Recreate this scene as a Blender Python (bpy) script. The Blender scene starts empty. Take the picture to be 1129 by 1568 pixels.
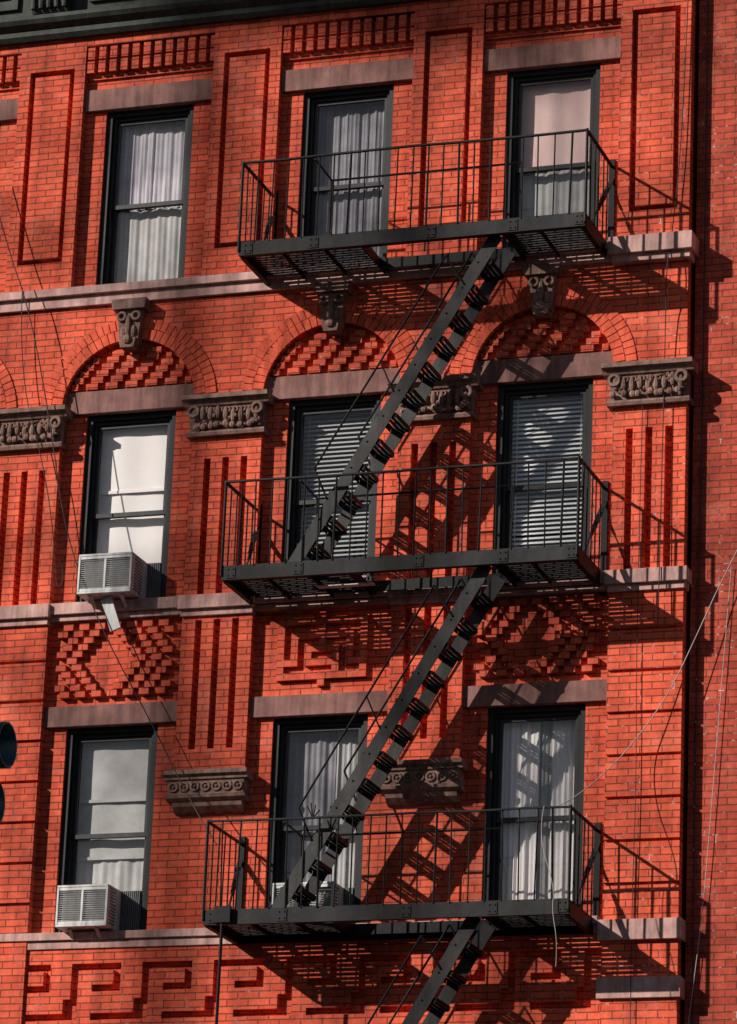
import bpy, math, random
from mathutils import Vector, Matrix
random.seed(7)
D=bpy.data
scene=bpy.context.scene
COL=scene.collection
# ------------------------------------------------------------ materials
def newmat(name):
    m=D.materials.new(name); m.use_nodes=True
    nt=m.node_tree; b=nt.nodes['Principled BSDF']
    return m,nt,b
def ramp(nt,src,stops):
    r=nt.nodes.new('ShaderNodeValToRGB'); nt.links.new(src,r.inputs[0])
    e=r.color_ramp.elements
    e[0].position,e[0].color=stops[0][0],stops[0][1]
    e[1].position,e[1].color=stops[1][0],stops[1][1]
    for p,c in stops[2:]:
        q=e.new(p); q.color=c
    return r
def g(v): return (v,v,v,1)
def mixc(nt,fac,a,b,mode='MIX'):
    m=nt.nodes.new('ShaderNodeMix'); m.data_type='RGBA'; m.blend_type=mode
    for s,v in ((m.inputs[0],fac),(m.inputs[6],a),(m.inputs[7],b)):
        if isinstance(v,(int,float,tuple)): s.default_value=v
        else: nt.links.new(v,s)
    return m.outputs[2]
def coords(nt):
    tc=nt.nodes.new('ShaderNodeTexCoord'); return tc.outputs['Object']
def noise(nt,vec,scale,detail=4,rough=.6):
    n=nt.nodes.new('ShaderNodeTexNoise'); n.inputs['Scale'].default_value=scale
    n.inputs['Detail'].default_value=detail; n.inputs['Roughness'].default_value=rough
    nt.links.new(vec,n.inputs['Vector']); return n.outputs['Fac']
def brickmat(name,c1,c2,cm,bumpd=.006):
    m,nt,b=newmat(name); oc=coords(nt)
    sx=nt.nodes.new('ShaderNodeSeparateXYZ'); nt.links.new(oc,sx.inputs[0])
    ad=nt.nodes.new('ShaderNodeMath'); ad.operation='ADD'; nt.links.new(sx.outputs[0],ad.inputs[0]); nt.links.new(sx.outputs[1],ad.inputs[1])
    wn=noise(nt,oc,1.1,2,.5)
    wz=nt.nodes.new('ShaderNodeMath'); wz.operation='MULTIPLY_ADD'; nt.links.new(wn,wz.inputs[0]); wz.inputs[1].default_value=.022; nt.links.new(sx.outputs[2],wz.inputs[2])
    cb=nt.nodes.new('ShaderNodeCombineXYZ'); nt.links.new(ad.outputs[0],cb.inputs[0]); nt.links.new(wz.outputs[0],cb.inputs[1])
    br=nt.nodes.new('ShaderNodeTexBrick'); nt.links.new(cb.outputs[0],br.inputs['Vector'])
    br.inputs['Scale'].default_value=1; br.inputs['Brick Width'].default_value=.21; br.inputs['Row Height'].default_value=.0677
    br.inputs['Mortar Size'].default_value=.0055; br.inputs['Mortar Smooth'].default_value=.3; br.inputs['Bias'].default_value=-.2
    br.inputs['Color1'].default_value=c1; br.inputs['Color2'].default_value=c2
    st=nt.nodes.new('ShaderNodeMapping'); st.inputs['Scale'].default_value=(7,7,3); nt.links.new(oc,st.inputs[0])
    e1=noise(nt,st.outputs[0],1.6,5,.7)
    er=ramp(nt,e1,[(.57,g(0)),(.66,g(1))])
    sxr=nt.nodes.new('ShaderNodeMapRange'); sxr.inputs[1].default_value=-4; sxr.inputs[2].default_value=3.0; sxr.inputs[3].default_value=.12; sxr.inputs[4].default_value=1.
    nt.links.new(sx.outputs[0],sxr.inputs[0])
    em=nt.nodes.new('ShaderNodeMath'); em.operation='MULTIPLY'; nt.links.new(er.outputs[0],em.inputs[0]); nt.links.new(sxr.outputs[0],em.inputs[1])
    mc=mixc(nt,em.outputs[0],cm,(.66,.46,.42,1)); nt.links.new(mc,br.inputs['Mortar'])
    n1=noise(nt,oc,.75,6,.65); r1=ramp(nt,n1,[(.34,g(.52)),(.58,g(1.1))])
    n2=noise(nt,oc,15,4,.7); r2=ramp(nt,n2,[(.25,g(.72)),(.75,g(1.2))])
    stv=nt.nodes.new('ShaderNodeMapping'); stv.inputs['Scale'].default_value=(5,5,.45); nt.links.new(oc,stv.inputs[0])
    n3=noise(nt,stv.outputs[0],1.0,5,.6); r3=ramp(nt,n3,[(.35,g(.60)),(.58,g(1.05))])
    c=mixc(nt,1.,br.outputs['Color'],r1.outputs[0],'MULTIPLY'); c=mixc(nt,1.,c,r2.outputs[0],'MULTIPLY'); c=mixc(nt,.8,c,r3.outputs[0],'MULTIPLY')
    n4=noise(nt,oc,2.3,5,.7); r4=ramp(nt,n4,[(.54,g(0)),(.78,g(.35))])
    c=mixc(nt,r4.outputs[0],c,(.80,.29,.20,1))
    nt.links.new(c,b.inputs['Base Color']); b.inputs['Roughness'].default_value=.85
    b.inputs['Specular IOR Level'].default_value=.25
    bp=nt.nodes.new('ShaderNodeBump'); bp.inputs['Strength'].default_value=.8; bp.inputs['Distance'].default_value=bumpd
    inv=nt.nodes.new('ShaderNodeMath'); inv.operation='SUBTRACT'; inv.inputs[0].default_value=1; nt.links.new(br.outputs['Fac'],inv.inputs[1])
    a2=nt.nodes.new('ShaderNodeMath'); a2.operation='MULTIPLY_ADD'; nt.links.new(n2,a2.inputs[0]); a2.inputs[1].default_value=.45; nt.links.new(inv.outputs[0],a2.inputs[2])
    nt.links.new(a2.outputs[0],bp.inputs['Height']); nt.links.new(bp.outputs[0],b.inputs['Normal'])
    return m
def roughmat(name,ca,cb_,scale=6,rough=.8,bump=.004,spec=.3,metal=0,streak=True):
    m,nt,b=newmat(name); oc=coords(nt)
    n1=noise(nt,oc,scale,6,.65)
    r=ramp(nt,n1,[(.3,ca),(.7,cb_)])
    c=r.outputs[0]
    if streak:
        mp=nt.nodes.new('ShaderNodeMapping'); mp.inputs['Scale'].default_value=(9,9,1.2); nt.links.new(oc,mp.inputs[0])
        n2=noise(nt,mp.outputs[0],1.3,4,.6); r2=ramp(nt,n2,[(.35,g(.6)),(.62,g(1.08))])
        c=mixc(nt,1.,c,r2.outputs[0],'MULTIPLY')
    nt.links.new(c,b.inputs['Base Color']); b.inputs['Roughness'].default_value=rough; b.inputs['Metallic'].default_value=metal
    b.inputs['Specular IOR Level'].default_value=spec
    if bump:
        bp=nt.nodes.new('ShaderNodeBump'); bp.inputs['Strength'].default_value=.7; bp.inputs['Distance'].default_value=bump
        n3=noise(nt,oc,scale*7,4,.7); nt.links.new(n3,bp.inputs['Height']); nt.links.new(bp.outputs[0],b.inputs['Normal'])
    return m
M={}
M['brick']=brickmat('red_brick',(.82,.130,.062,1),(.62,.080,.038,1),(.22,.045,.028,1))
M['brickb']=roughmat('red_brick_plain',(.54,.072,.036,1),(.84,.145,.072,1),9,.85,.003,.25)
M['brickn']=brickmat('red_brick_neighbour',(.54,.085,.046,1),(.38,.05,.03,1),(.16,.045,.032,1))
M['lintel']=roughmat('brownstone_painted',(.19,.085,.070,1),(.31,.15,.13,1),5,.8)
M['belt']=roughmat('brownstone_sill',(.38,.195,.17,1),(.68,.42,.365,1),4,.8)
M['terra']=roughmat('terracotta_carving',(.15,.078,.060,1),(.34,.205,.165,1),12,.85,.006)
M['cornice']=roughmat('cornice_metal',(.025,.032,.027,1),(.06,.068,.056,1),5,.7,.003)
M['frame']=roughmat('window_frame_paint',(.004,.005,.006,1),(.010,.011,.012,1),8,.5,.001,.3)
M['sash']=roughmat('sash_paint',(.016,.016,.018,1),(.038,.036,.038,1),8,.5,.001,.3)
M['iron']=roughmat('iron_paint',(.0025,.0025,.003,1),(.007,.007,.0075,1),7,.55,.002,.2)
M['irong']=roughmat('iron_weathered',(.004,.004,.004,1),(.028,.0265,.026,1),3,.6,.002,.22)
M['ironl']=roughmat('iron_ladder_paint',(.009,.008,.008,1),(.055,.050,.048,1),3,.6,.002,.25)
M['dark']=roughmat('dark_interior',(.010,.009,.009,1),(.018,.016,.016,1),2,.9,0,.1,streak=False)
M['acw']=roughmat('ac_casing',(.55,.54,.52,1),(.80,.79,.77,1),3,.5,0,.4)
M['acd']=roughmat('ac_coil',(.10,.10,.10,1),(.2,.2,.2,1),20,.6,0,.3,streak=False)
M['wire']=roughmat('cable_rubber',(.02,.018,.018,1),(.06,.05,.05,1),3,.7,0,.2,streak=False)
M['wirel']=roughmat('cable_pale',(.30,.26,.25,1),(.45,.4,.38,1),3,.7,0,.2,streak=False)
M['signal']=roughmat('signal_paint',(.006,.05,.065,1),(.010,.075,.09,1),5,.3,0,.5,streak=False)
M['asphalt']=roughmat('asphalt',(.04,.04,.04,1),(.065,.063,.06,1),3,.9,.01,.2,streak=False)
M['conc']=roughmat('concrete_paving',(.22,.21,.2,1),(.33,.32,.3,1),2,.85,.004,.2,streak=False)
M['paint']=roughmat('road_paint',(.6,.6,.58,1),(.8,.8,.78,1),6,.8,0,.2,streak=False)
M['earth']=roughmat('ground_paving',(.10,.10,.095,1),(.16,.155,.15,1),1,.9,0,.2,streak=False)
M['wood']=roughmat('shade_tank_wood',(.10,.07,.05,1),(.2,.15,.11,1),3,.9,0,.2)
def cloth(name,ca,cb_):
    return roughmat(name,ca,cb_,3,.9,.002,.1,streak=False)
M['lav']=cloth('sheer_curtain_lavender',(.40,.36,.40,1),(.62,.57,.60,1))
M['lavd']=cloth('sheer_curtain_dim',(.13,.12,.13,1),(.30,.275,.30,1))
M['pink']=cloth('drape_pink',(.80,.50,.46,1),(.90,.64,.59,1))
M['white']=cloth('white_shade',(.87,.77,.74,1),(.91,.86,.84,1))
M['grey']=cloth('grey_shade',(.34,.32,.31,1),(.54,.51,.49,1))
M['blind']=cloth('blind_slat_grey',(.34,.33,.32,1),(.48,.46,.45,1))
M['blindw']=cloth('blind_slat_white',(.86,.85,.84,1),(.91,.90,.89,1))
m,nt,b=newmat('window_glass'); nt.nodes.remove(b); out=nt.nodes['Material Output']
tr=nt.nodes.new('ShaderNodeBsdfTransparent'); tr.inputs[0].default_value=(.97,.98,.98,1)
gl=nt.nodes.new('ShaderNodeBsdfGlossy'); gl.inputs['Roughness'].default_value=.03
oc=coords(nt); nn=noise(nt,oc,1.4,2,.5); bp=nt.nodes.new('ShaderNodeBump'); bp.inputs['Distance'].default_value=.02; bp.inputs['Strength'].default_value=.25
nt.links.new(nn,bp.inputs['Height']); nt.links.new(bp.outputs[0],gl.inputs['Normal'])
lw=nt.nodes.new('ShaderNodeLayerWeight'); lw.inputs[0].default_value=.5
pw=nt.nodes.new('ShaderNodeMath'); pw.operation='POWER'; nt.links.new(lw.outputs['Facing'],pw.inputs[0]); pw.inputs[1].default_value=4
ma=nt.nodes.new('ShaderNodeMath'); ma.operation='MULTIPLY_ADD'; ma.inputs[1].default_value=.8; ma.inputs[2].default_value=.06; nt.links.new(pw.outputs[0],ma.inputs[0])
mx=nt.nodes.new('ShaderNodeMixShader'); nt.links.new(ma.outputs[0],mx.inputs[0]); nt.links.new(tr.outputs[0],mx.inputs[1]); nt.links.new(gl.outputs[0],mx.inputs[2]); nt.links.new(mx.outputs[0],out.inputs[0])
M['glass']=m
# ------------------------------------------------------------ mesh builder
class MB:
    def __init__(s): s.v=[]; s.f=[]
    def box(s,x0,x1,y0,y1,z0,z1):
        i=len(s.v)
        s.v+=[(x0,y0,z0),(x1,y0,z0),(x1,y1,z0),(x0,y1,z0),(x0,y0,z1),(x1,y0,z1),(x1,y1,z1),(x0,y1,z1)]
        s.f+=[(i,i+3,i+2,i+1),(i+4,i+5,i+6,i+7),(i,i+1,i+5,i+4),(i+1,i+2,i+6,i+5),(i+2,i+3,i+7,i+6),(i+3,i,i+4,i+7)]
    def quad(s,x0,x1,y,z0,z1):
        i=len(s.v); s.v+=[(x0,y,z0),(x1,y,z0),(x1,y,z1),(x0,y,z1)]; s.f.append((i,i+1,i+2,i+3))
    def beam(s,p0,p1,up,w,h):
        p0=Vector(p0);p1=Vector(p1); d=(p1-p0).normalized(); up=Vector(up); sd=d.cross(up).normalized(); u=sd.cross(d).normalized()
        i=len(s.v)
        for p in (p0,p1):
            for a,b in ((-1,-1),(1,-1),(1,1),(-1,1)):
                s.v.append(tuple(p+sd*a*w/2+u*b*h/2))
        s.f+=[(i,i+1,i+2,i+3),(i+7,i+6,i+5,i+4)]
        for k in range(4):
            a=i+k;b=i+(k+1)%4; s.f.append((a,a+4,b+4,b))
    def rod(s,p0,p1,r,n=6):
        p0=Vector(p0);p1=Vector(p1); d=(p1-p0).normalized(); up=Vector((0,0,1)) if abs(d.z)<.9 else Vector((1,0,0))
        a=d.cross(up).normalized(); b=a.cross(d); i=len(s.v)
        for p in (p0,p1):
            for k in range(n):
                t=2*math.pi*k/n; s.v.append(tuple(p+a*r*math.cos(t)+b*r*math.sin(t)))
        for k in range(n):
            q=(k+1)%n; s.f.append((i+k,i+q,i+n+q,i+n+k))
        s.f.append(tuple(i+k for k in range(n))[::-1]); s.f.append(tuple(i+n+k for k in range(n)))
    def prism(s,poly,y0,y1):
        n=len(poly); i=len(s.v)
        s.v+=[(x,y0,z) for x,z in poly]+[(x,y1,z) for x,z in poly]
        s.f.append(tuple(range(i,i+n))); s.f.append(tuple(range(i+n,i+2*n))[::-1])
        for k in range(n):
            q=(k+1)%n; s.f.append((i+k,i+n+k,i+n+q,i+q))
    def profile(s,pts,x0,x1):
        n=len(pts); i=len(s.v)
        s.v+=[(x0,y,z) for y,z in pts]+[(x1,y,z) for y,z in pts]
        s.f.append(tuple(range(i,i+n))); s.f.append(tuple(range(i+n,i+2*n))[::-1])
        for k in range(n):
            q=(k+1)%n; s.f.append((i+k,i+q,i+n+q,i+n+k))
    def blob(s,c,rx,ry,rz,n=7,m=5):
        i=len(s.v); cx,cy,cz=c
        for a in range(m+1):
            th=math.pi*a/m
            for b_ in range(n):
                ph=2*math.pi*b_/n
                s.v.append((cx+rx*math.sin(th)*math.cos(ph),cy+ry*math.sin(th)*math.sin(ph),cz+rz*math.cos(th)))
        for a in range(m):
            for b_ in range(n):
                q=(b_+1)%n; s.f.append((i+a*n+b_,i+(a+1)*n+b_,i+(a+1)*n+q,i+a*n+q))
    def torus(s,c,R,r,n=14,k=6,a0=0,a1=2*math.pi):
        i=len(s.v); cx,cy,cz=c; full=abs(a1-a0-2*math.pi)<1e-6; cnt=n if full else n+1
        for a in range(cnt):
            t=a0+(a1-a0)*a/n
            for b_ in range(k):
                p=2*math.pi*b_/k; rr=R+r*math.cos(p)
                s.v.append((cx+rr*math.cos(t),cy+r*math.sin(p),cz+rr*math.sin(t)))
        for a in range(n):
            q=(a+1)%cnt if full else a+1
            for b_ in range(k):
                w=(b_+1)%k; s.f.append((i+a*k+b_,i+q*k+b_,i+q*k+w,i+a*k+w))
    def make(s,name,mat,parent=None,smooth=False,bevel=0):
        me=D.meshes.new(name); me.from_pydata(s.v,[],s.f); me.update()
        import bmesh
        bm=bmesh.new(); bm.from_mesh(me); bmesh.ops.recalc_face_normals(bm,faces=bm.faces[:]); bm.to_mesh(me); bm.free()
        me.materials.append(M[mat]); 
        if smooth:
            for p in me.polygons: p.use_smooth=True
        ob=D.objects.new(name,me); COL.objects.link(ob)
        if parent: ob.parent=parent
        if bevel:
            bv=ob.modifiers.new('bevel','BEVEL'); bv.width=bevel; bv.segments=1; bv.limit_method='ANGLE'
        return ob
def empty(name,loc=(0,0,0)):
    e=D.objects.new(name,None); e.location=loc; COL.objects.link(e); e.empty_display_size=.3; return e
# ------------------------------------------------------------ dimensions
PITCH=2.12
BAYS=[-4,-3,-2,-1,0,1]
XL=-4.5*PITCH-.36; XR=3.53
ROWS={'A':(15.86,17.83),'B':(12.58,14.56),'C':(9.32,11.36),'D':(6.05,8.09)}
YF=-.10
bld=empty('brick_building')
wall=MB(); plain=MB(); lint=MB(); belt=MB(); terra=MB(); corn=MB(); frame=MB(); sash=MB(); glass=MB(); dark=MB()
cur={k:MB() for k in ('lav','lavd','pink','white','grey','blind','blindw')}
ZTOP=18.66
for i in BAYS:
    c=i*PITCH; l=c-PITCH/2; r=c+PITCH/2
    if i==1: r=XR-.02
    if i==BAYS[0]: l=XL+.02
    wall.box(l,c-.475,0,.35,4.4,ZTOP); wall.box(c+.475,r,0,.35,4.4,ZTOP)
    zs=[4.4]+[z for k in 'DCBA' for z in ROWS[k]]+[ZTOP]
    for a in range(0,len(zs),2): wall.box(c-.475,c+.475,0,.35,zs[a],zs[a+1])
PC=[(i+.5)*PITCH for i in range(-5,2)]
def piers(xc,full):
    x0,x1=xc-.36,xc+.36
    if xc>3: x1=XR
    Y0,Y1=YF,.02
    z0,z1=15.66,ZTOP; pz0,pz1=16.18,18.30; m=.115; s=.055
    wall.box(x0,x0+m,Y0,Y1,z0,z1); wall.box(x1-m,x1,Y0,Y1,z0,z1)
    wall.box(x0+m,x1-m,Y0,Y1,pz1,z1); wall.box(x0+m,x1-m,Y0,Y1,z0,pz0)
    wall.box(x0+m+s,x1-m-s,Y0+.012,Y1,pz0+s,pz1-s)
    def fluted(a0,a1,f0,f1):
        xc2=(x0+x1)/2
        sx=[xc2-.19,xc2,xc2+.19]; hw=.034
        ed=[x0]+[v for q in sx for v in (q-hw,q+hw)]+[x1]
        for k in range(0,8,2): wall.box(ed[k],ed[k+1],Y0,Y1,f0,f1)
        wall.box(x0,x1,Y0,Y1,a0,f0); wall.box(x0,x1,Y0,Y1,f1,a1)
    fluted(12.40,14.22,12.60,13.98)
    if not full:
        fluted(10.80,12.40,11.06,12.34)
    else:
        z=12.40
        for h in [.40,.40,.40,.40,.40,.40,.40,.35]:
            wall.box(x0,x1,Y0,Y1,z-h+.03,z); wall.box(x0+.004,x1-.004,Y0+.045,Y1,z-h,z-h+.03); z-=h
        wall.box(x0,x1,Y0,Y1,4.4,z)
for xc in PC:
    piers(xc, xc>3 or abs(xc+3.18)<.01 or xc<-9)
SPR=14.58; RA=.705
ZA0,ZA1=14.22,15.68
for i in BAYS:
    c=i*PITCH; l=c-PITCH/2; r=c+PITCH/2
    if i==1: r=XR
    if i==BAYS[0]: l=XL
    n=28
    pts=[(c-RA*math.cos(math.pi*k/n),SPR+RA*math.sin(math.pi*k/n)) for k in range(n+1)]
    wall.box(l,c-RA,YF,.02,ZA0,ZA1); wall.box(c+RA,r,YF,.02,ZA0,ZA1)
    for k in range(n):
        (xa,za),(xb,zb)=pts[k],pts[k+1]
        wall.prism([(xa,za),(xb,zb),(xb,ZA1),(xa,ZA1)],YF,.02)
    for (ra,rb,nn) in ((RA,RA+.112,33),(RA+.118,RA+.225,39)):
        for k in range(nn):
            t0=math.pi*k/nn; t1=math.pi*(k+1)/nn; gp=.0048/ra
            t0+=gp;t1-=gp
            q=[(c-rr*math.cos(t),SPR+rr*math.sin(t)) for rr,t in ((ra,t0),(rb,t0),(rb,t1),(ra,t1))]
            plain.prism(q,YF-.012-random.random()*.006,YF+.02)
    terra.prism([(c-.095,15.21),(c+.095,15.21),(c+.14,15.66),(c-.14,15.66)],-.20,-.08)
    terra.prism([(c-.17,15.56),(c+.17,15.56),(c+.185,15.665),(c-.185,15.665)],-.25,-.08)
    terra.prism([(c-.07,15.16),(c+.07,15.16),(c+.09,15.26),(c-.09,15.26)],-.23,-.08)
    for s_ in (-1,1):
        terra.torus((c+s_*.075,-.215,15.49),.04,.018)
        terra.blob((c+s_*.05,-.205,15.33),.035,.03,.07)
    terra.blob((c,-.22,15.38),.03,.035,.13); terra.blob((c,-.235,15.24),.05,.035,.05)
    z=14.80; k=0
    while z<15.26:
        hw=math.sqrt(max(0,(RA-.01)**2-(z+.0677-SPR)**2))
        x=c-.9+(k*.052)%.21
        while x<c+hw:
            a=max(x,c-hw); b_=min(x+.125,c+hw)
            if b_-a>.03: wall.box(a,b_,-.06,.01,z+.004,z+.0677-.002)
            x+=.21
        z+=.0677; k+= 1
for i in BAYS:
    c=i*PITCH
    lint.box(c-.698,c+.698,-.055,.03,17.826,18.06)
    lint.box(c-.700,c+.700,-.050,.03,14.556,14.79)
    lint.box(c-.72,c+.72,-.055,.03,11.356,11.56)
    lint.box(c-.72,c+.72,-.055,.03,8.086,8.29)
    z=18.235
    for rr in range(2):
        x=c-.70+.02
        while x<c+.68:
            wall.box(x,x+.074,-.095,.01,z,z+.128); x+=.1215
        z+=.150
    wall.box(c-.70,c+.70,-.03,.01,18.363,18.385)
    wall.box(c-.70,c+.70,-.098,.01,18.535,ZTOP-.004)
    wall.box(c-.70,c+.70,-.03,.01,18.18,18.235)
    belt.box(c-.698,c+.698,-.13,.12,12.47,12.585)
    belt.box(c-.698,c+.698,-.09,.02,12.41,12.47)
    if i%2:
        for k in range(11):
            z=11.64+k*.0677
            kk=k if k<5.5 else 10-k
            for a in range(-3,4):
                xx=c+a*.165+ (kk*.055 if a>=0 else -kk*.055)-.05
                if abs(xx+.05-c)<.56: wall.box(xx,xx+.10,-.065,.01,z+.003,z+.065)
    else:
        pat=["#######.#######","#.............#","#.#####.#####.#","#.#.........#.#","#.#.###.###.#.#","#.#.#.....#.#.#","#.#.#.###.#.#.#","#...#.....#...#","#.#######.###.#","#.............#","#######.#######"]
        for rr,row in enumerate(pat):
            for q,ch in enumerate(row):
                if ch=='.':
                    x=c-.52+q*.0693; zz=11.64+(10-rr)*.0677
                    wall.box(x,x+.0693,-.05,.01,zz,zz+.0677)
belt.box(XL,2.78,-.19,.12,15.78,15.864); belt.box(XL,2.79,-.145,.0,15.67,15.782)
belt.box(2.78,3.60,-.25,.03,15.70,15.875); belt.box(2.80,3.57,-.20,.0,15.63,15.702)
for xc in PC:
    x0,x1=xc-.39,xc+.39
    if xc>3: x1=XR+.05
    belt.box(x0,x1,-.175,.02,12.44,12.575); belt.box(x0+.02,x1-.02,-.135,.0,12.375,12.442)
belt.box(XL,2.79,-.12,.12,9.25,9.325); belt.box(XL,2.79,-.09,.0,9.17,9.252)
belt.box(2.79,3.57,-.15,.03,9.09,9.28); belt.box(2.79,3.57,-.14,.03,8.56,8.75)
def capital(xc):
    x0,x1=xc-.36,(XR if xc>3 else xc+.36)
    terra.profile([(.0,14.60),(-.24,14.60),(-.24,14.555),(-.20,14.54),(-.175,14.50),(.0,14.50)],x0-.085,x1+.085)
    terra.profile([(.0,14.50),(-.155,14.50),(-.125,14.24),(.0,14.24)],x0-.02,x1+.02)
    terra.profile([(.0,14.245),(-.16,14.245),(-.17,14.225),(-.16,14.195),(.0,14.195)],x0-.045,x1+.045)
    w=x1-x0; n=9
    R=random.Random(int(xc*100))
    for k in range(n):
        xx=x0+w*(k+.5)/n
        terra.blob((xx,-.165,14.40+R.uniform(-.03,.03)),.028,.03,.075)
        terra.blob((xx+R.uniform(-.03,.03),-.175,14.30+R.uniform(-.02,.02)),.035,.028,.035)
        terra.torus((xx+.02,-.16,14.45),.024,.012,8,5)
    for k in range(34):
        terra.blob((R.uniform(x0,x1),-.155+R.uniform(-.02,.01),R.uniform(14.27,14.48)),R.uniform(.015,.035),.03,R.uniform(.012,.03),6,4)
    for s_,xx in ((-1,x0),(1,x1)):
        terra.torus((xx-s_*.03,-.18,14.44),.05,.022,12,6)
for xc in PC: capital(xc)
for xc in PC:
    if xc>3 or abs(xc+3.18)<.01 or xc<-9: continue
    x0,x1=xc-.40,xc+.40
    terra.profile([(.0,10.83),(-.22,10.83),(-.22,10.79),(-.185,10.765),(-.185,10.745),(.0,10.745)],x0-.02,x1+.02)
    terra.box(x0+.02,x1-.02,-.165,.0,10.60,10.745)
    n=7
    for k in range(n):
        xx=x0+.02+(x1-x0-.04)*(k+.5)/n
        terra.torus((xx,-.17,10.675),.04,.014,14,6); terra.blob((xx,-.172,10.675),.017,.018,.017)
    terra.profile([(.0,10.60),(-.185,10.60),(-.175,10.57),(-.14,10.545),(.0,10.545)],x0,x1)
    terra.profile([(.0,10.545),(-.13,10.545),(-.11,10.50),(-.05,10.455),(.0,10.44)],x0+.05,x1-.05)
pat=["#######...","#.....#...","#.....#...","#..####...","#.........","#........#","#........#","#..#######","..........","##########"]
x=XL+.4; cw=.0715; ch=.0677
while x<2.80:
    for rr,row in enumerate(pat[:9]):
        zz=8.42+(8-rr)*ch
        q=0
        while q<10:
            if row[q]=='.':
                e=q
                while e<10 and row[e]=='.': e+=1
                a=x+q*cw; b_=min(x+e*cw,2.81)
                if b_>a: wall.box(a,b_,-.07,.01,zz,zz+ch)
                q=e
            else: q+=1
    x+=10*cw
wall.box(XL+.02,2.815,-.07,.01,8.42+9*ch,9.172)
wall.box(XL+.02,2.815,-.07,.01,8.292,8.42)
# ------------------------------------------------------------ cornice
cx0,cx1=XL-.2,XR+.12
corn.profile([(.0,18.74),(-.16,18.72),(-.20,18.76),(-.20,18.81),(-.27,18.86),(-.30,18.90),(-.30,18.94),(-.24,18.96),(-.0,18.96)],cx0,cx1)
corn.box(cx0+.02,cx1-.02,-.16,.1,18.96,19.95)
corn.profile([(.0,19.95),(-.26,19.95),(-.34,20.02),(-.62,20.06),(-.64,20.20),(-.70,20.26),(-.78,20.38),(-.80,20.44),(.0,20.48)],cx0,cx1)
for i in BAYS:
    c=i*PITCH
    for (a,b_) in ((c-.66,c-.04),(c+.04,c+.66)):
        corn.box(a,b_,-.20,-.15,19.08,19.13); corn.box(a,b_,-.20,-.15,19.75,19.80)
        corn.box(a,a+.05,-.20,-.15,19.13,19.75); corn.box(b_-.05,b_,-.20,-.15,19.13,19.75)
        corn.box(a+.12,b_-.12,-.185,-.15,19.22,19.66)
for xc in PC:
    corn.profile([(-.15,18.97),(-.26,18.97),(-.30,19.05),(-.30,19.35),(-.42,19.55),(-.56,19.75),(-.58,19.95),(-.15,19.95)],xc-.2,xc+.2)
    for k in range(5):
        x_=xc-.17+k*.085
        corn.rod((x_,-.31,19.00),(x_,-.31,19.36),.026,8); corn.rod((x_,-.31,19.36),(x_,-.57,19.76),.026,8)
corn.v=[(a,b_,c-.09) for a,b_,c in corn.v]
# ------------------------------------------------------------ windows
def curtain(kind,x0,x1,z0,z1,y=.25,fold=.018,wl=.11,seed=0):
    mb=cur[kind]; n=int((x1-x0)/.012); R=random.Random(seed); ph=[R.uniform(0,6) for _ in range(4)]
    i=len(mb.v); rows=10
    for j in range(rows+1):
        z=z0+(z1-z0)*j/rows
        for k in range(n+1):
            x_=x0+(x1-x0)*k/n
            yy=y+fold*(math.sin(2*math.pi*x_/wl+ph[0]+.5*math.sin(j*.5+ph[3]))+.6*math.sin(2*math.pi*x_/(wl*.43)+ph[1]+j*.1)+.8*math.sin(2*math.pi*x_/(wl*2.7)+ph[2]))*.5
            mb.v.append((x_,yy,z))
    for j in range(rows):
        for k in range(n):
            a=i+j*(n+1)+k; mb.f.append((a,a+1,a+n+2,a+n+1))
def blinds(kind,x0,x1,z0,z1,y=.25,pitch=.046):
    z=z0
    while z<z1:
        cur[kind].beam((x0,y,z),(x1,y,z+random.uniform(-.003,.003)),(0,.75,.66),.003,.050); z+=pitch
    for xx in (x0+.15,x1-.15): cur[kind].rod((xx,y-.03,z0),(xx,y-.03,z1),.003,4)
def shade(kind,x0,x1,z0,z1,y=.25):
    curtain(kind,x0,x1,z0,z1,y,.012,.9,int(x0*31))
    cur[kind].box(x0,x1,y-.022,y-.012,z0,z0+.03)
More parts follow.
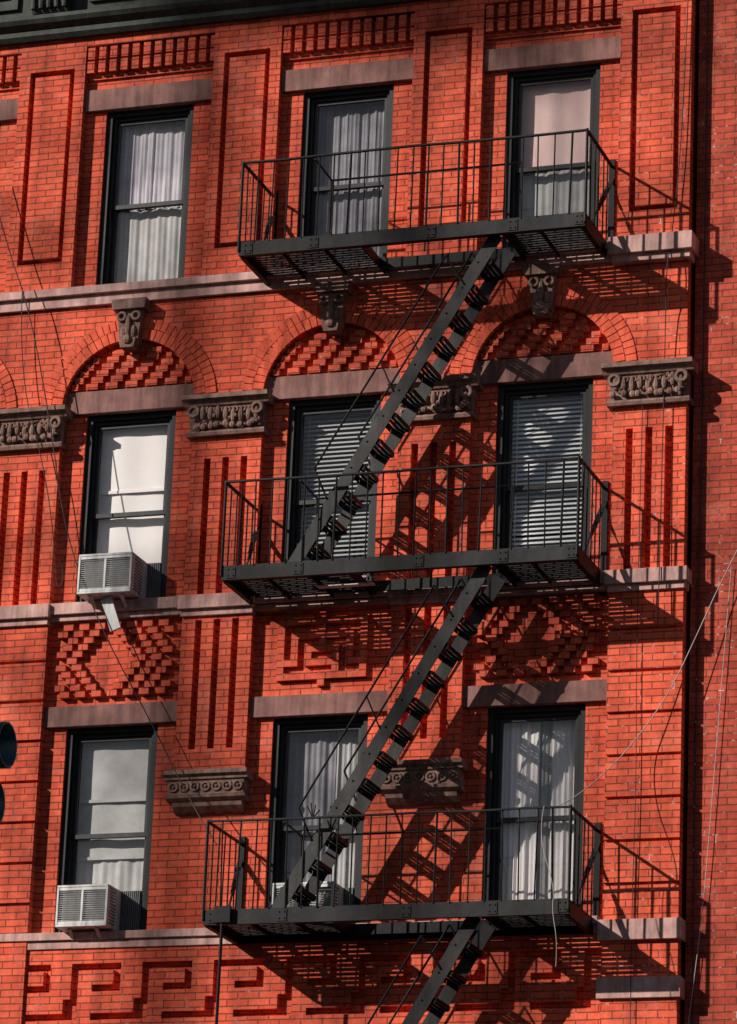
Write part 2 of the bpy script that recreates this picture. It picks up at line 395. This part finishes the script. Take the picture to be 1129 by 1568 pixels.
def window(c,row,style):
    zb,zt=ROWS[row]; x0,x1=c-.475,c+.475
    for (d,w,ya,yb) in ((0,.055,.035,.17),(.055,.035,.075,.17)):
        a0,a1,b0,b1=x0+d,x1-d,zb+.004,zt-d
        frame.box(a0,a0+w,ya,yb,b0,b1); frame.box(a1-w,a1,ya,yb,b0,b1); frame.box(a0+w,a1-w,ya,yb,b1-w,b1)
    frame.box(x0+.09,x1-.09,.06,.17,zb+.004,zb+.05)
    a0,a1=x0+.09,x1-.09; b0,b1=zb+.05,zt-.09; mid=(b0+b1)/2-.02
    for (z0,z1,y) in ((mid-.02,b1,.100),(b0,mid+.02,.133)):
        s=.034
        sash.box(a0,a0+s,y,y+.031,z0,z1); sash.box(a1-s,a1,y,y+.031,z0,z1)
        sash.box(a0+s,a1-s,y,y+.031,z1-s,z1); sash.box(a0+s,a1-s,y,y+.031,z0,z0+s*1.25)
        glass.quad(a0+s,a1-s,y+.017,z0+s,z1-s)
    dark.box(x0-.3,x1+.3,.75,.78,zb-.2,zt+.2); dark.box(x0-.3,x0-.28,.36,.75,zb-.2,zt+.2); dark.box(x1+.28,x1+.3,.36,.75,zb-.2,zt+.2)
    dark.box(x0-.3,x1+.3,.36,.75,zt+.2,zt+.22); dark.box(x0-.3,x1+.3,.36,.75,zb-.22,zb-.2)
    A0,A1=x0+.01,x1-.01; B1=zt-.02; B0=zb+.02
    sd=int(c*10)+ord(row); Y=.205
    if style=='lav': 
        curtain('lav',A0,c+.02,mid,B1,Y,.014,.10,sd); curtain('lav',c-.02,A1,mid,B1,Y+.01,.012,.12,sd+1); curtain('grey',A0,A1,B0,mid,Y+.01,.012,.14,sd+1)
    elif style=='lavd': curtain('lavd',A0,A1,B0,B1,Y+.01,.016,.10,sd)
    elif style=='pink':
        curtain('pink',A0,A1,B0+.95,B1,Y-.005,.014,.5,sd); curtain('grey',A0,A1,B0,B0+.96,Y+.02,.012,.16,sd)
    elif style=='shade': 
        shade('white',A0,A1,mid+.25,B1,Y-.005); shade('white',A0,A1,B0+.3,mid+.35,Y+.01)
    elif style=='blind': blinds('blind',A0,A1,B0,B1,Y+.01)
    elif style=='blindw': blinds('blindw',A0,A1,B0,B1,Y+.005)
    elif style=='greysh': shade('grey',A0,A1,mid+.35,B1,Y-.005); shade('grey',A0,A1,B0+.75,mid+.36,Y+.01); curtain('grey',A0,A1,B0,B0+.8,Y+.02,.012,.2,sd)
    elif style=='split':
        curtain('white',A0,c-.02,B0,B1,Y+.01,.02,.12,sd); curtain('white',c+.10,A1,B0,B1,Y+.01,.02,.12,sd+3); curtain('grey',c-.12,c+.14,B0,B1,Y+.05,.02,.1,sd)
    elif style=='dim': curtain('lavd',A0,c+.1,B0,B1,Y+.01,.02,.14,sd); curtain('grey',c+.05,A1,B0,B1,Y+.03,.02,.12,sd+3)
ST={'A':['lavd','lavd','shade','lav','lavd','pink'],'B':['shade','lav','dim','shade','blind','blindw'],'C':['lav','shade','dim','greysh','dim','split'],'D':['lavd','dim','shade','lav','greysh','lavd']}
for r in ROWS:
    for i,st in zip(BAYS,ST[r]): window(i*PITCH,r,st)
belt.box(XL,XR,-.25,.35,4.1,4.4)
for i in BAYS:
    c=i*PITCH
    frame.box(c-1.06,c-.86,-.1,.35,0.,4.1)
    frame.box(c-.86,c+.86,.0,.3,0.,.6); frame.box(c-.86,c+.86,.0,.3,3.4,4.1); frame.box(c-.02,c+.02,.06,.14,.6,3.4)
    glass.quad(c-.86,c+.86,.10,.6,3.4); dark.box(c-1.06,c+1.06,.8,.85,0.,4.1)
frame.box(XR-.36,XR,-.1,.35,0,4.1)
body=MB(); body.box(XL,XR,.9,12,0,19.9); body.box(XL,XL+.3,.352,.9,0,19.9); body.box(XR-.3,XR,.352,.9,0,19.9)
body.box(XL+.3,XR-.3,.1,.9,18.67,19.86)
for mb,nm,mt in ((wall,'brick_walls','brick'),(plain,'arch_voussoirs','brickb'),(lint,'lintels','lintel'),(belt,'sills_and_belt_courses','belt'),(corn,'roof_cornice','cornice'),(frame,'window_frames','frame'),(sash,'window_sashes','sash'),(glass,'window_glass','glass'),(dark,'dark_rooms','dark'),(body,'rear_walls_and_roof','brickn')):
    mb.make(nm,mt,bld,bevel=.004 if nm in('lintels','sills_and_belt_courses') else 0)
terra.make('terracotta_capitals_keystones_corbels','terra',bld)
for k,mb in cur.items():
    mb.make('curtains_'+k,k,bld)
# ------------------------------------------------------------ neighbouring buildings
def simple_building(x0,n,yd,z1,face,floors,mat='brickn',sgn=1):
    nb=empty('brick_building')
    w2=MB(); s2=MB(); g2=MB(); l2=MB(); d2=MB()
    def Y(a,b): 
        p,q=face+sgn*a,face+sgn*b; return (p,q) if p<q else (q,p)
    w2.box(x0,x0+1.0,*Y(0,.4),0,z1)
    for i in range(n):
        c=x0+1.5+i*2.0
        w2.box(c+.5,c+1.5,*Y(0,.4),0,z1)
        zz=0
        for z in floors:
            w2.box(c-.5,c+.5,*Y(0,.4),zz,z); zz=z+2.1
            for (za,zb_) in ((z,z+1.05),(z+1.0,z+2.1)):
                s2.box(c-.5,c-.44,*Y(.1,.16),za,zb_); s2.box(c+.44,c+.5,*Y(.1,.16),za,zb_); s2.box(c-.44,c+.44,*Y(.1,.16),zb_-.05,zb_); s2.box(c-.44,c+.44,*Y(.1,.16),za,za+.05)
            g2.quad(c-.44,c+.44,face+sgn*.13,z+.05,z+2.05); d2.quad(c-.5,c+.5,face+sgn*.39,z,z+2.1); l2.box(c-.6,c+.6,*Y(-.06,.2),z-.12,z-.002); l2.box(c-.6,c+.6,*Y(-.04,.02),z+2.1,z+2.3)
        w2.box(c-.5,c+.5,*Y(0,.4),zz,z1)
    x1=x0+1+n*2.0
    a,b=Y(.42,yd); w2.box(x0,x1,a,b,0,z1-.1)
    w2.make('brick_walls',mat,nb); s2.make('window_sashes','sash',nb); g2.make('window_glass','glass',nb); l2.make('window_sills_and_lintels','belt',nb); d2.make('dark_rooms','dark',nb)
    c2=MB(); c2.box(x0,x1,*Y(-.45,.0),z1,z1+.35); c2.box(x0+.02,x1-.02,*Y(-.25,.0),z1-.35,z1); c2.make('roof_cornice','cornice',nb)
    return nb
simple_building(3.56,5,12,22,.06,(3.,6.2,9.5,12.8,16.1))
RT=29.5
simple_building(-75,24,14,RT,-36.2,tuple(3+3.2*k for k in range(8)),sgn=-1)
simple_building(-25.9,13,14,17,-36.2,(3.,6.3,9.6,12.9),sgn=-1)
SX,SZ=1.05,.72
shade_tank=empty('added_shade_tank')  # invented tank, out of view, added to throw soft shade on the upper facade
tk=MB(); fr_=MB()
TY0=-42.
cx_,zb_=-1.4-SX*42, 19.85+SZ*42
n=28
rr,z0,z1=2.7,zb_,zb_+4.6
i=len(tk.v)
for z in (z0,z1):
    for k in range(n): tk.v.append((cx_+rr*math.cos(2*math.pi*k/n),TY0+rr*math.sin(2*math.pi*k/n),z))
for k in range(n):
    q=(k+1)%n; tk.f.append((i+k,i+q,i+n+q,i+n+k))
tk.f.append(tuple(i+k for k in range(n)))
i=len(tk.v); tk.v.append((cx_,TY0,z1+1.5))
for k in range(n): tk.v.append((cx_+(rr+.15)*math.cos(2*math.pi*k/n),TY0+(rr+.15)*math.sin(2*math.pi*k/n),z1-.02))
for k in range(n): tk.f.append((i,i+1+k,i+1+(k+1)%n))
tk.make('shade_tank','wood',shade_tank)
for sx in (-1.7,1.7):
    for sy in (-1.7,1.7):
        fr_.box(cx_+sx-.1,cx_+sx+.1,TY0+sy-.1,TY0+sy+.1,RT-.15,zb_)
for zz in (zb_-3.5,zb_-8.0):
    for s_ in (-1.7,1.7):
        fr_.box(cx_-1.6,cx_+1.6,TY0+s_-.05,TY0+s_+.05,zz-.06,zz+.06); fr_.box(cx_+s_-.05,cx_+s_+.05,TY0-1.6,TY0+1.6,zz-.06,zz+.06)
fr_.box(cx_-2.2,cx_+2.2,TY0-.1,TY0+.1,zb_-.25,zb_-.01); fr_.make('shade_tank_legs','iron',shade_tank)
# ------------------------------------------------------------ fire escape
fe=empty('fire_escape')
ir=MB(); irg=MB(); sl=MB(); rl=MB(); ld=MB(); tr_=MB()
X0,X1,YO=-.72,2.74,-.92
def platform(z):
    h=.14
    irg.box(X0,X1,YO,YO+.012,z-h,z); irg.box(X0,X1,YO+.012,YO+.055,z-.01,z-.002); irg.box(X0,X1,YO+.012,YO+.055,z-h+.002,z-h+.012)
    for x_ in (X0+.05,X0+.72,X0+1.9,X1-.75,X1-.1):
        irg.box(x_,x_+.09,YO-.008,YO,z-h+.015,z-.015)
        for q in (.02,.07): 
            for zz in (z-.04,z-h+.04): irg.blob((x_+q,YO-.01,zz),.009,.008,.009,6,4)
    for x_ in (X0,X1-.012):
        ir.box(x_,x_+.012,YO+.055,.0,z-h,z-.003)
        ir.box(x_-(.0 if x_<0 else .04),x_+(.05 if x_<0 else .012),YO+.056,.0,z-h-.008,z-h)
    ir.box(X0+.02,X1-.02,-.09,-.078,z-h,z-.01)
    hx0,hx1,hy0,hy1=.50,1.92,-.83,-.28
    x_=X0+.40
    while x_<X1-.1:
        if hx0<x_<hx1: ir.box(x_,x_+.012,hy1,-.09,z-h+.02,z-.075)
        else: ir.box(x_,x_+.012,YO+.056,-.09,z-h+.02,z-.075)
        x_+=.43
    for q in (hx0,hx1): ir.box(q,q+.012,YO+.056,-.09,z-h+.01,z-.03)
    for q in (hy0,hy1): ir.box(hx0+.012,hx1,q-.006,q+.006,z-h+.01,z-.03)
    y=YO+.075
    while y<-.10:
        if hy0-.03<y<hy1-.005:
            sl.box(X0+.014,hx0,y,y+.034,z-.075,z-.066); sl.box(hx1+.012,X1-.014,y,y+.034,z-.075,z-.066)
        else: sl.box(X0+.014,X1-.014,y,y+.034,z-.075,z-.066)
        y+=.058
    zt=z+.83
    J=lambda s=.006: random.uniform(-s,s)
    nseg=8; pz=[zt+(J(.008) if 0<k<nseg else 0) for k in range(nseg+1)]
    for k in range(nseg):
        xa=X0+(X1-X0)*k/nseg; xb=X0+(X1-X0)*(k+1)/nseg
        rl.beam((xa,YO,pz[k]),(xb,YO,pz[k+1]),(0,0,1),.034,.015)
    for x_ in (X0,X1):
        rl.beam((x_,YO+.018,zt-.004),(x_,.0,zt-.004),(0,0,1),.034,.014)
        rl.rod((x_,YO,z-.1),(x_,YO,zt+.015),.015,8)
        y=YO+.15
        while y<-.06:
            rl.rod((x_+J(),y,z-.02),(x_+J(),y,zt-.01),.0075); y+=.15
        sx=1 if x_>0 else -1
        ir.box(x_-.03,x_+.03,-.03,.005,z-.22,z+.90)
        a=Vector((x_,-.045,z+.66)); b_=Vector((x_-sx*.12,-.62,z+.03)); n=8
        if x_>0: a=Vector((x_+.01,-.04,z+.70)); b_=Vector((x_-.06,-.55,z+.0))
        for k in range(n):
            t0=k/n;t1=(k+1)/n; an=k/n*math.pi*.9
            irg.beam(a.lerp(b_,t0),a.lerp(b_,t1+.01),(math.cos(an),math.sin(an),.2),.008,.05)
    n=22
    for k in range(1,n):
        x_=X0+(X1-X0)*k/n
        rl.rod((x_+J(),YO+J(.004),z-.01),(x_+J(.014),YO,zt-.002),.0075 if k%7 else .011)
    gy=-.42
    rl.rod((.02,YO,zt-.03),(.02,gy,zt-.05),.011); rl.rod((.02,gy,zt-.05),(1.95,gy,zt-.05),.011)
    rl.rod((.02,gy,zt-.05),(.02,gy,z-.05),.011); rl.rod((1.95,gy,zt-.05),(1.95,gy,z-.05),.011); rl.rod((1.0,gy,zt-.05),(1.0,gy,z-.05),.009)
DECK=[15.87,12.60,9.31,6.04]
for z in DECK: platform(z)
def ladder(zt,zb):
    p0=Vector((1.84,0,zt-.10)); p1=Vector((-.08,0,zb-.03)); d=(p1-p0)
    nrm=Vector((-d.z,0,d.x)).normalized()
    if nrm.z<0: nrm=-nrm
    ys=(-.79,-.36)
    for y in ys:
        a=p0.copy();a.y=y;b_=p1.copy();b_.y=y
        ld.beam(a,b_,tuple(nrm),.012,.13)
        ld.beam(a+nrm*.062+Vector((0,.018,0)),b_+nrm*.062+Vector((0,.018,0)),tuple(nrm),.036,.008)
    n=13
    for k in range(1,n):
        q=p0+d*(k/n)
        for s_ in (-.075,-.025,.025,.075):
            tr_.box(q.x+s_-.015,q.x+s_+.015,ys[0]+.008,ys[1]-.008,q.z-.005,q.z+.005)
        tr_.box(q.x-.1,q.x-.094,ys[0]+.008,ys[1]-.008,q.z-.035,q.z+.006); tr_.box(q.x+.094,q.x+.1,ys[0]+.008,ys[1]-.008,q.z-.035,q.z+.006)
        for y in (ys[0]+.008,ys[1]-.014):
            tr_.box(q.x-.09,q.x+.09,y,y+.006,q.z-.045,q.z-.0065)
            tr_.blob((q.x-.03,ys[0]-.008,q.z-.02),.011,.006,.011,6,4)
    for y,t0,t1 in ((ys[0]-.01,.16,.80),(ys[1]+.01,.10,.66)):
        off=Vector((-.19,0,.34)) 
        a=p0+d*t0; b_=p0+d*t1; a.y=b_.y=y
        A=a+off;B=b_+off
        tr_.rod(A,B,.0105); 
        tr_.rod(A,a+nrm*.06+Vector((.05,0,0)),.0105); tr_.rod(B,b_+nrm*.06,.0105)
        m_=(a+b_)/2; tr_.rod(m_+off,m_+nrm*.06,.008)
for a,b_ in zip(DECK[:-1],DECK[1:]): ladder(a,b_)
rl.rod((-.52,-.95,9.25),(-.54,-.95,5.6),.016,8); ir.box(-.60,-.44,-.975,-.93,9.18,9.33)
for dx,dz in ((-.05,.09),(.03,.10),(.07,.05),(-.02,.12)):
    rl.rod((.30,YO,9.31+.82),(.30+dx,YO-.02,9.31+.84+dz),.006,5)
ir.make('frames_and_brackets','iron',fe); irg.make('channels_and_straps','irong',fe); sl.make('floor_slats','iron',fe); rl.make('railings','iron',fe); ld.make('ladder_stringers','ironl',fe); tr_.make('ladder_treads_and_handrails','iron',fe)
pb=MB(); pb.box(.12,.68,-.62,-.54,12.44,12.452); pb.make('loose_plank','acw',fe)
# ------------------------------------------------------------ window air conditioners
def ac(cx,z,w=.56,h=.40,out=.33,fill=1):
    e=empty('window_air_conditioner',(cx,0,z))
    a=MB(); x0,x1=-w/2,w/2; y0,y1=-out,.095; t=.022
    a.box(x0,x1,y0,y1,h-t,h); a.box(x0,x1,y0,y1,0,t); a.box(x0,x0+t,y0,y1,t,h-t)
    a.box(x1-t,x1,y0,y0+.06,t,h-t); a.box(x1-t,x1,y1-.12,y1,t,h-t)
    k=t
    while k<h-t-.01:
        a.box(x1-t,x1,y0+.06,y1-.12,k,k+.016); k+=.03
    a.box(x0+t,x1-t,y0+.004,y0+.02,t,t+.03); a.box(x0+t,x1-t,y0+.004,y0+.02,h-t-.03,h-t)
    a.box(-.012,.012,y0+.004,y0+.018,t+.03,h-t-.03)
    k=t+.04
    while k<h-t-.035:
        a.beam((x0+t,y0+.014,k),(x1-t,y0+.014,k),(0,.5,1),.014,.006); k+=.021
    a.make('casing','acw',e,bevel=.004)
    b_=MB(); b_.box(x0+t,x1-t,y0+.03,y0+.05,t,h-t); b_.box(x1-t-.02,x1-t-.004,y0+.06,y1-.12,t,h-t); b_.make('coil','acd',e)
    f=MB()
    xx=x1
    lim=(round(cx/PITCH)*PITCH+.385)-cx
    while xx<lim-.02:
        f.box(xx+.002,xx+.012,.06,.10,0,h); f.box(xx+.012,xx+.022,.08,.10,0,h); xx+=.02
    if f.v: f.make('accordion_panel','acd',e)
    br=MB(); br.beam((x0+.12,.0,-.16),(x0+.12,-out+.06,-.008),(0,0,1),.03,.02); br.beam((x1-.12,.0,-.16),(x1-.12,-out+.06,-.008),(0,0,1),.03,.02); br.make('support_brackets','acw',e)
    return e
e1=ac(-2.16,12.60); 
bd=MB(); bd.beam((-.02,-.20,-.02),(.10,-.20,-.34),(0,1,0),.11,.03); bd.make('drip_board','acw',e1)
ac(-2.21,9.345,.52,.40,.26)
ac(-.02,9.345,.60,.36,.22)
# ------------------------------------------------------------ cables
def cable(pts,r=.006,mat='wire',name='hanging_cable'):
    cu=D.curves.new(name,'CURVE'); cu.dimensions='3D'; cu.bevel_depth=r; cu.bevel_resolution=1
    sp=cu.splines.new('NURBS'); sp.points.add(len(pts)-1)
    for p,q in zip(sp.points,pts): p.co=(*q,1)
    sp.use_endpoint_u=True; sp.order_u=3
    o=D.objects.new(name,cu); COL.objects.link(o); cu.materials.append(M[mat]); return o
cable([(-3.75,-.30,17.2),(-3.45,-.30,16.3),(-3.15,-.32,15.6),(-2.85,-.3,14.4),(-2.6,-.33,13.2),(-2.15,-.3,12.2),(-1.6,-.3,11.3),(-1.1,-.3,10.4),(-.75,-.6,10.0)],.006)
cable([(-3.3,-.2,15.9),(-3.28,-.2,15.0),(-2.9,-.2,13.9),(-2.72,-.2,12.9),(-2.72,-.2,12.75),(-2.66,-.2,12.72),(-2.64,-.2,12.9),(-2.7,-.2,13.0)],.005)
cable([(4.6,-.02,13.9),(3.9,-.05,12.5),(3.7,-.1,12.0),(3.4,-.16,11.3),(3.0,-.3,10.7),(2.74,-.9,10.2),(2.6,-.93,10.14)],.005,'wirel')
cable([(3.12,-.14,14.2),(3.1,-.14,12),(3.13,-.14,10.5),(3.1,-.14,9.0),(3.14,-.14,6)],.004)
cable([(3.5,-.13,18.6),(3.47,-.15,17),(3.38,-.14,15.9),(3.36,-.28,15.5),(3.33,-.14,14.9),(3.32,-.2,12)],.005)
cable([(3.65,.03,18.5),(3.66,.03,14),(3.62,.03,10.5),(3.66,.03,6)],.007)
cable([(3.95,.03,12.6),(3.8,.02,10.4),(3.72,.02,9.3),(3.6,.02,8.3),(3.55,-.15,7.4)],.004,'wirel')
cable([(2.5,-.95,10.15),(2.45,-.96,9.9),(2.62,-.96,9.4),(2.6,-.97,9.2),(2.66,-.96,8.9),(2.63,-.9,8.7)],.004,'wirel')
# ------------------------------------------------------------ traffic light
tl=empty('traffic_light')
h=MB(); v=MB()
TY=-20.
for zc,TX in ((5.60,5.635),(5.37,5.60),(5.14,5.565)):
    h.box(TX-.08,TX+.06,TY-.105,TY+.105,zc-.108,zc+.108)
    n=16; R0=.09
    i=len(v.v)
    for (xx,rr) in ((TX+.06,R0),(TX+.235,R0+.003),(TX+.235,R0-.005),(TX+.06,R0-.008)):
        for k in range(n):
            t=2*math.pi*k/n; v.v.append((xx,TY+rr*math.cos(t),zc+rr*math.sin(t)))
    for a in range(3):
        for k in range(n):
            q=(k+1)%n; v.f.append((i+a*n+k,i+a*n+q,i+(a+1)*n+q,i+(a+1)*n+k))
    h.rod((TX+.062,TY,zc),(TX+.068,TY,zc),.085,16)
h.rod((5.54,TY,4.95),(5.66,TY,5.9),.02,8)
h.rod((5.66,TY,5.86),(2.0,TY,5.95),.04,10); h.rod((2.0,TY,0),(2.0,TY,6.3),.09,12); h.box(1.8,2.2,TY-.2,TY+.2,0,.25)
h.make('housings_and_pole','signal',tl,bevel=.008); v.make('visors','signal',tl,smooth=True)
# ------------------------------------------------------------ ground, road, pavements
def plane(name,mat,x0,x1,y0,y1,z):
    me=D.meshes.new(name); me.from_pydata([(x0,y0,z),(x1,y0,z),(x1,y1,z),(x0,y1,z)],[],[(0,1,2,3)]); me.materials.append(M[mat])
    o=D.objects.new(name,me); COL.objects.link(o); return o
plane('ground','earth',-600,600,-600,600,-.16)
plane('road','asphalt',-200,200,-29,-4.2,-.14)
for x in range(-10,10): plane('lane_marking','paint',x*6,x*6+3,-16.6,-16.45,-.136)
k=MB(); k.box(-200,200,-4.0,.0,-.15,.0); k.make('pavement','conc')
k=MB(); k.box(-200,200,-4.2,-4.004,-.15,.012); k.make('kerb','conc')
k=MB(); k.box(-200,200,-36,-29.2,-.15,.0); k.make('pavement','conc')
k=MB(); k.box(-200,200,-29.196,-29.0,-.15,.012); k.make('kerb','conc')
# ------------------------------------------------------------ light
to_sun=Vector((-SX,-1.0,SZ)).normalized()
el=math.asin(to_sun.z); az=math.atan2(to_sun.x,to_sun.y)
w=D.worlds.new('World'); scene.world=w; w.use_nodes=True; nt=w.node_tree
sky=nt.nodes.new('ShaderNodeTexSky'); sky.sky_type='NISHITA'; sky.sun_disc=False; sky.sun_elevation=el; sky.sun_rotation=az
bg=nt.nodes['Background']; nt.links.new(sky.outputs[0],bg.inputs[0]); bg.inputs[1].default_value=.05
L=D.lights.new('sun','SUN'); L.energy=5.; L.angle=math.radians(.5); L.color=(1.,.94,.87)
so=D.objects.new('sun',L); COL.objects.link(so); so.rotation_euler=to_sun.to_track_quat('Z','Y').to_euler(); so.location=(-20,-20,30)
# ------------------------------------------------------------ camera
yaw,pit,rol=-0.3344,0.3142,0.0415
f=Vector((math.sin(yaw)*math.cos(pit),math.cos(yaw)*math.cos(pit),math.sin(pit)))
r=Vector((math.cos(yaw),-math.sin(yaw),0)); u=r.cross(f)
c_,s_=math.cos(rol),math.sin(rol)
r2=c_*r+s_*u; u2=-s_*r+c_*u
mat=Matrix(((r2.x,u2.x,-f.x,12.1665),(r2.y,u2.y,-f.y,-33.8823),(r2.z,u2.z,-f.z,1.7),(0,0,0,1)))
cam=D.cameras.new('camera'); co=D.objects.new('camera',cam); COL.objects.link(co); co.matrix_world=mat
cam.sensor_fit='HORIZONTAL'; cam.sensor_width=36; cam.lens=36*5032.3/1129*1.2; cam.clip_end=2000
scene.camera=co
scene.view_settings.view_transform='Standard'; scene.view_settings.look='None'; scene.view_settings.exposure=0
